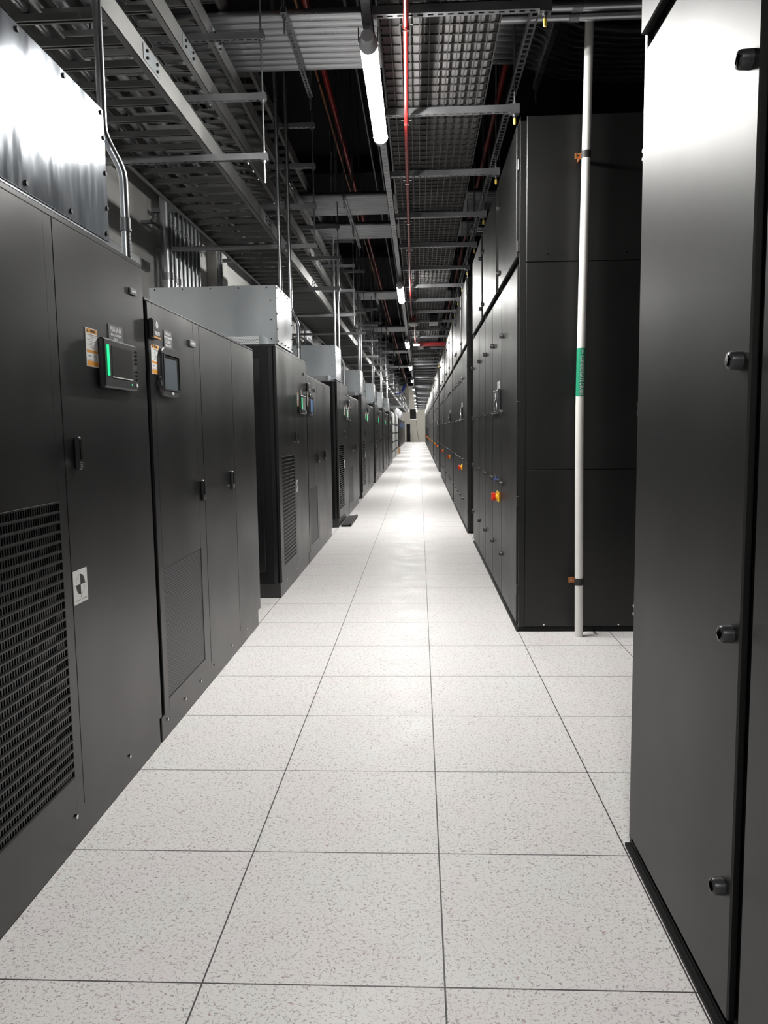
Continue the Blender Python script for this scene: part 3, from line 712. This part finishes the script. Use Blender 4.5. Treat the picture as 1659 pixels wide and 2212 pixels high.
# vertical conduits against the wall
for (ys, nn, kk) in ((6.05, 8, 0), (10.9, 6, 1), (15.6, 6, 2)):
    for j in range(nn):
        yy = ys+j*.15; r = .055 if j == 0 and kk == 0 else .042
        c = MB().tube([(-2.55, yy, 0.0), (-2.55, yy, 4.6)], r, EMT, 14)
        if j < 3 and kk == 0: c.tube([(-2.55, yy, 2.9), (-2.55, yy, 2.97)], r+.006, STRUT, 14)
        tag(c.obj('wall_conduit'), '%s upright conduit from the camera in the %s wall rack' % (ordn(j), ordn(kk)), 'conduit', ordn(kk)+' rack of upright wall conduits')
    rk = thing('conduit_rack', ordn(kk)+' wall strut rack clamping the upright conduits', 'rack', (-2.62, ys-.2, 3.42), 'wall racks for upright conduits')
    slotted_channel(MB(), 0, nn*.15+.3, .04, .03, STRUT, 'y', (.0, 0, 0)).box((-.13, .05, 0), (0, .09, .03), STRUT).box((-.13, nn*.15+.2, 0), (0, nn*.15+.24, .03), STRUT).obj('strut', rk)
    for j in range(nn): MB().bbox((.10, .2+j*.15-.012, .0), (.135, .2+j*.15+.012, .03), CHROME, .003).tube([(.12, .2+j*.15, .015), (.15, .2+j*.15, .015)], .01, CHROME, 6).obj('conduit_clamp', rk)
for k, (yy, R) in enumerate(((7.75, .0), (7.9, .42), (8.02, .50))):
    if R == 0: pts = [(-2.45, yy, 0.0), (-2.45, yy, 3.9)]
    else: pts = [(-2.45, yy, 0.0), (-2.45, yy, 2.75)]+[tuple(v) for v in arc((-2.45, yy+R, 2.75), PI, PI*.55, R, 10, (0, 1, 0), (0, 0, 1))]+[(-2.45, yy+R+.9, 2.75+R+.12)]
    tag(flex(MB(), pts, .038, EMT, .025).obj('flexible_conduit'), ('upright ribbed conduit beside the wall pier behind the second box', 'inner of two ribbed conduits arching against the left wall', 'outer of two ribbed conduits arching against the left wall')[k], 'conduit')

# ------------------------------------------------------------------ right row: tall cooling units
def latch(mb, p, s=-1, r=.019, l=.026):
    x, y, z = p
    mb.tube([(x, y, z), (x+s*l*.8, y, z), (x+s*l, y, z), (x+s*l, y, z), (x+s*l*.55, y, z)], r, PLASTIC, 14, False, [r*1.05, r, r*.88, r*.62, r*.6])
    mb.tube([(x+s*l*.5, y, z), (x+s*l*.72, y, z)], r*.3, CHROME, 8)
    mb.tube([(x+s*l*.5, y, z), (x+s*l*.55, y, z)], r*.62, VOID, 12)
    return mb
def hinge(x, y, z, parent):
    h = MB().bbox((x-.004, y-.016, z-.035), (x+.008, y+.016, z+.10), STRUT if False else PLASTIC, .003).box((x-.006, y-.012, z-.09), (x+.004, y+.010, z-.045), PLASTIC)
    h.tube([(x-.006, y, z-.055), (x-.010, y, z-.055)], .006, CHROME, 6); h.tube([(x-.006, y, z-.08), (x-.010, y, z-.08)], .006, CHROME, 6)
    h.obj('hinge', parent)
UN = []
def make_unit(k, y0, XR, L, seams, useams, gap, ztop=3.35, full=True):
    lab = ['huge black cooling unit filling the right edge of the photo', 'tall black cooling unit behind the white drain pipe, first with a red disconnect handle']
    lab = lab[k] if k < 2 else ordn(k)+' tall black cooling unit from the camera in the right row'
    t = thing('cooling_unit', lab, 'cooling unit', (0, y0, 0), 'tall black cooling units in the right row')
    dx = XR-.022
    b_ = MB(); b_.box((XR+.004, 0.004, .03), (2.35, L-.004, ztop-.004), DARK)
    b_.box((XR, .03, .06), (XR+.004, L-.03, ztop-.03), VOID)
    b_.bbox((XR-.012, 0, .03), (XR+.03, .028, ztop), BLACKR, .002); b_.bbox((XR-.012, L-.028, .03), (XR+.03, L, ztop), BLACKR, .002)
    b_.bbox((XR-.012, 0, ztop-.03), (2.35, L, ztop), BLACKR, .002)
    b_.obj('body', t)
    s = MB().box((XR-.01, 0, 0), (2.35, L, .03), DARK); s.box((XR-.025, 0.0, 0.0), (XR-.01, L, .012), DARK)
    s.obj('base_frame', t)
    zc = 2.445
    # end panels facing the camera, three stacked sheets
    for (za, zb) in ((.035, 1.098), (1.102, 2.443), (2.447, ztop-.002)):
        p = MB().bbox((XR+.03, -.008, za), (2.34, .004, zb), BLACKR, .003)
        if k == 1 and za < .1: screws(p, [(.78+i*.25, -.008, .05) for i in range(4)], .006, CHROME, 'y', -1)
        if k == 1 and za > 2: screws(p, [(.78+i*.25, -.008, 2.5) for i in range(3)], .005, CHROME, 'y', -1)
        p.obj('end_panel', t)
    lz = (.385, .945, 1.505, 2.09) if k else (.352, .929, 1.511, 2.104)
    for i in range(len(seams)-1):
        a, c = seams[i]+gap/2, seams[i+1]-gap/2
        d = MB().bbox((dx, a, .06 if k == 0 else .05), (XR-.001, c, 2.465 if k == 0 else 2.43), BLACKR, .004 if k < 2 else .003).obj('door', t)
        if full:
            for z in lz:
                yy = a+.045 if (k == 0) else (c-.05 if i else c-.05)
                latch(MB(), (dx, yy, z)).obj('latch', d)
                if k and i == 0: latch(MB(), (dx, c+gap+.05, z)).obj('latch', d) if False else None
    for i, (a, c) in enumerate(useams):
        d = MB().bbox((dx-.006, a, 2.49 if k else 2.52), (XR-.001, c, ztop-.035), BLACKR, .004).obj('upper_door', t)
        if full:
            for z in (2.60, 3.1): latch(MB(), (dx-.006, a+.05 if i == 2 else c-.05, z)).obj('latch', d)
    if k == 0:
        for z in (.29, .88, 1.47, 2.06): hinge(XR-.002, seams[-2]-gap/2-.004, z, t)
        for z in (.20, .86, 1.50, 2.26): hinge(XR+.0, L+.012, z, t)
    else:
        if full:
            for z in (.29, .89, 1.52, 2.19, 2.55, 3.06): MB().bbox((dx-.004, .005, z-.035), (XR+.0, .036, z+.035), BLACKR, .003).obj('hinge', t)
        # control display on the second door
        ya = seams[1]+.08
        q = MB().bbox((dx-.02, ya, 1.50), (dx, ya+.40, 1.69), PLASTIC, .004)
        cyl = [(dx-.021, ya+.12, 1.52), (dx-.021, ya+.30, 1.52), (dx-.021, ya+.30, 1.60), (dx-.021, ya+.2, 1.625), (dx-.021, ya+.12, 1.60)]
        q.tube(cyl+[cyl[0]], .004, CHROME, 6); q.box((dx-.022, ya+.17, 1.63), (dx-.02, ya+.25, 1.665), OFFW)
        q.obj('control_display', t)
        MB().box((dx-.002, ya+.05, 1.70), (dx, ya+.25, 1.76), OFFW).box((dx-.0025, ya+.14, 1.70), (dx-.002, ya+.15, 1.76), INKG).box((dx-.0025, ya+.05, 1.728), (dx-.002, ya+.25, 1.732), INKG).obj('name_plate', t)
        yh = seams[1]+.17
        hd = MB().bbox((dx-.012, yh-.02, .775), (dx, yh+.13, .86), YEL, .004).tube([(dx-.012, yh+.055, .818), (dx-.026, yh+.055, .818)], .03, YEL, 12)
        hq = hd.obj('disconnect_switch', t); hq['label'] = 'red handle on a yellow plate'
        MB().bbox((dx-.060, yh+.035, .785), (dx-.026, yh+.075, .85), REDH, .006).bbox((dx-.05, yh+.02, .80), (dx-.026, yh+.12, .83), REDH, .006).obj('handle', hq)
        if k in (1, 3):
            for j, mm in enumerate((PLASTIC, BLUE)):
                vb = MB(); yy = yh+.01+j*.09; vb.tube([(dx, yy, .955), (dx-.035, yy, .955)], .014, mm, 10); vb.bbox((dx-.03, yy-.006, .965), (dx-.022, yy+.006, 1.005), CHROME, .002)
                vb.obj('pressure_tap', t)
        elif full:
            MB().tube([(dx, yh+.03, .94), (dx-.03, yh+.03, .94)], .013, PLASTIC, 10).obj('pressure_tap', t)
    return t
make_unit(0, -3.60, .64, 4.27, [.02, .9, 1.75, 2.6, 3.405, 4.255], [(.03, 1.4), (1.45, 2.8), (2.85, 4.255)], .055)
S1 = [.04, 1.0, 1.75, 2.5, 3.27, 4.22]
make_unit(1, 3.40, .622, 4.25, S1, [(.06, 1.20), (1.41, 2.71), (2.90, 4.20)], .014)
make_unit(2, 8.42, .60, 4.2, [a*.988 for a in S1], [(.06, 1.20), (1.41, 2.71), (2.90, 4.15)], .014)
for i, yy in enumerate((12.85, 17.35, 23.2, 27.8, 33.7, 38.3, 44.2, 48.8, 54.7, 59.3, 65.2, 69.8, 75.7)):
    make_unit(3+i, yy, .60, 4.2, [a*.988 for a in S1], [(.06, 1.20), (1.41, 2.71), (2.90, 4.15)], .016, full=i < 4)

# ------------------------------------------------------------------ white drain pipe
dp = thing('drain_pipe', 'tall white condensate drain pipe standing at the end of the black cooling unit', 'pipe', (0, 3.27, 0))
def px_(z): return .992-.014*min(z, 1.4)/1.4+(.034*(z-1.4)/2.6 if z > 1.4 else 0)
zs = [0, .3, .6, .9, 1.2, 1.5, 1.9, 2.3, 2.7, 3.1, 3.5, 3.9, 4.4, 6.3]
MB().tube([(px_(z), 0, z) for z in zs], .0265, WHITEP, 20).obj('pipe', dp)
for z in (.37, 3.06):
    x = px_(z)
    MB().tube([(x, 0, z-.022), (x, 0, z+.022)], .0295, RUBBER, 20).tube([(x, 0, z-.004), (x, 0, z+.004)], .031, RUBBER, 20).obj('rubber_sleeve', dp)
    MB().bbox((x-.062, .03, z-.014), (x-.02, .036, z+.022), COPB, .001).tube([(x-.045, .03, z+.004), (x-.045, .024, z+.004)], .005, CHROME, 8).box((x-.03, .0, z-.01), (x-.024, .12, z+.01), COPB).obj('bracket', dp)
z0, z1 = 1.575, 1.878; x = px_(1.72)
mk = MB(); mk.tube([(px_(z0+(z1-z0)*i/6), 0, z0+(z1-z0)*i/6) for i in range(7)], .0273, GREEN, 28, False)
me = text_mesh('CONDENSATE DRAIN', .036, WHITE, .0012)
th0 = math.radians(-90+9)
import bmesh
bm = bmesh.new(); bm.from_mesh(me); bmesh.ops.triangulate(bm, faces=bm.faces)
for _ in range(4):
    le = [e_ for e_ in bm.edges if abs(e_.verts[0].co.y-e_.verts[1].co.y) > .004]
    if le: bmesh.ops.subdivide_edges(bm, edges=le, cuts=1); bmesh.ops.triangulate(bm, faces=bm.faces)
bm.to_mesh(me); bm.free()
def wrap(u, w):   # u runs down the pipe, w around it
    a = th0-w/.0278*-1
    return (px_(1.7-u)+math.cos(a)*.0280, math.sin(a)*.0280, 1.706-u)
mk.add([wrap(v.co.x*.70, v.co.y) for v in me.vertices], [tuple(p.vertices) for p in me.polygons], WHITE)
ar = [(-.0035, 0), (-.0035, .014), (-.010, .014), (0, .030), (.010, .014), (.0035, .014), (.0035, 0)]
def wa(w, h):
    a = th0+w/.0278; return (px_(1.85)+math.cos(a)*.0280, math.sin(a)*.0280, 1.842+h)
mk.add([wa(*p) for p in ar], [(0, 1, 5, 6), (2, 3, 4)], OFFW)
o = mk.obj('pipe_marker', dp); o['label'] = 'green marker reading CONDENSATE DRAIN'

# ------------------------------------------------------------------ far end of the aisle
for i in range(5):
    y0 = 32.2+i*2.05
    t = thing('grey_switchboard', ordn(i)+' light grey switchboard section beyond the last black switch cabinet', 'electrical cabinet', (0, y0, 0), 'grey switchboard sections')
    MB().bbox((-2.3, 0, 0), (-1.30, 2.0, 2.2), GREYPANEL, .01).obj('body', t)
    MB().bbox((-1.30, .05, .1), (-1.27, 1.95, 2.12), GREYPANEL, .005).obj('door', t)
    for z in (.4, .8, 1.2, 1.6): MB().bbox((-1.27, .9, z), (-1.22, 1.1, z+.07), PLASTIC, .005).obj('breaker_handle', t)
tag(MB().bbox((-1.47, 43.2, 0), (-1.16, 43.6, .36), CARD, .004).box((-1.34, 43.195, 0), (-1.29, 43.6, .362), CARD).obj('cardboard_box'), 'brown cardboard box on the floor before the far black cabinets', 'box')
for i in range(7):
    y0 = 58+i*3.4
    t = thing('far_cabinet', ordn(i)+' black cabinet of the distant left row near the end wall', 'electrical cabinet', (0, y0, 0), 'distant black cabinets')
    MB().bbox((-2.6, 0, 0), (-1.62, 2.6, 2.3), BLACK, .01).box((-2.5, .1, .1), (-1.7, .101, 2.2), BLACK).obj('body', t)
    for a in (.04, .9, 1.75): MB().bbox((-1.62, a, .1), (-1.58, a+.82, 2.26), BLACK, .004).obj('door', t)
    MB().box((-1.58, 1.0, 1.6), (-1.56, 1.25, 1.95), LEDG if False else SCREENL).obj('display_unit', t)
dc = MB().bbox((-2.65, 57.4, 3.05), (-1.22, 57.9, 3.42), GALV, .005); tag(dc.obj('metal_trough'), 'grey metal trough box above the distant black cabinets', 'electrical box')
for j in range(8):
    tag(MB().tube([(-1.9, 58.6+j*3, 2.3), (-1.9, 58.6+j*3, 3.6)], .09, EMT, 10).obj('bus_riser'), ordn(j)+' bright riser on top of the distant black cabinets', 'conduit', 'bright risers on the distant cabinets')
cw = thing('cable_waterfall', 'curved cable drop with blue cables hanging above the grey switchboards', 'cable tray', (0, 44.5, 0))
pts = arc((-1.45, 0, 4.05), -PI/2, 0, .55, 10, (1, 0, 0), (0, 0, 1))
MB().tube([p+Vector((.07, 0, -.05)) for p in pts]+[Vector((-.72, 0, 4.4))], .035, GALV, 8).obj('curved_rail', cw)
MB().tube(pts, .07, BLUE, 8).obj('blue_cables', cw)
tag(MB().bbox((-1.05, 84, 2.55), (-.38, 84.5, 3.6), DARK, .01).box((-1.06, 83.9, 2.47), (-.3, 84.5, 2.55), WHITE).tube([(-.9, 84.2, 3.6), (-.9, 84.2, 6.4)], .02, STRUT, 6).tube([(-.5, 84.2, 3.6), (-.5, 84.2, 6.4)], .02, STRUT, 6).obj('hanging_unit'), 'black box hanging before the end wall at the end of the aisle', 'device')
dd = struct(MB().bbox((-1.5, 87.4, 0), (-1.09, 87.5, 2.0), DARK, .01), 'door_1')
for j, x in enumerate((-.97, -.78)):
    tag(MB().tube([(x, 87.2, 0), (x, 87.2, 1.25)], .045, WHITE, 10).obj('white_post'), ('left', 'right')[j]+' white post standing beside the dark door in the end wall', 'post', 'white posts at the end wall')
tag(MB().tube([(-.37, 87.45, 2.47), (-.30, 87.4, 1.4), (-.15, 87.4, .4), (-.02, 87.4, 0.02)], .012, INK, 6).obj('hanging_cable'), 'thin dark cable hanging down the end wall', 'cable')
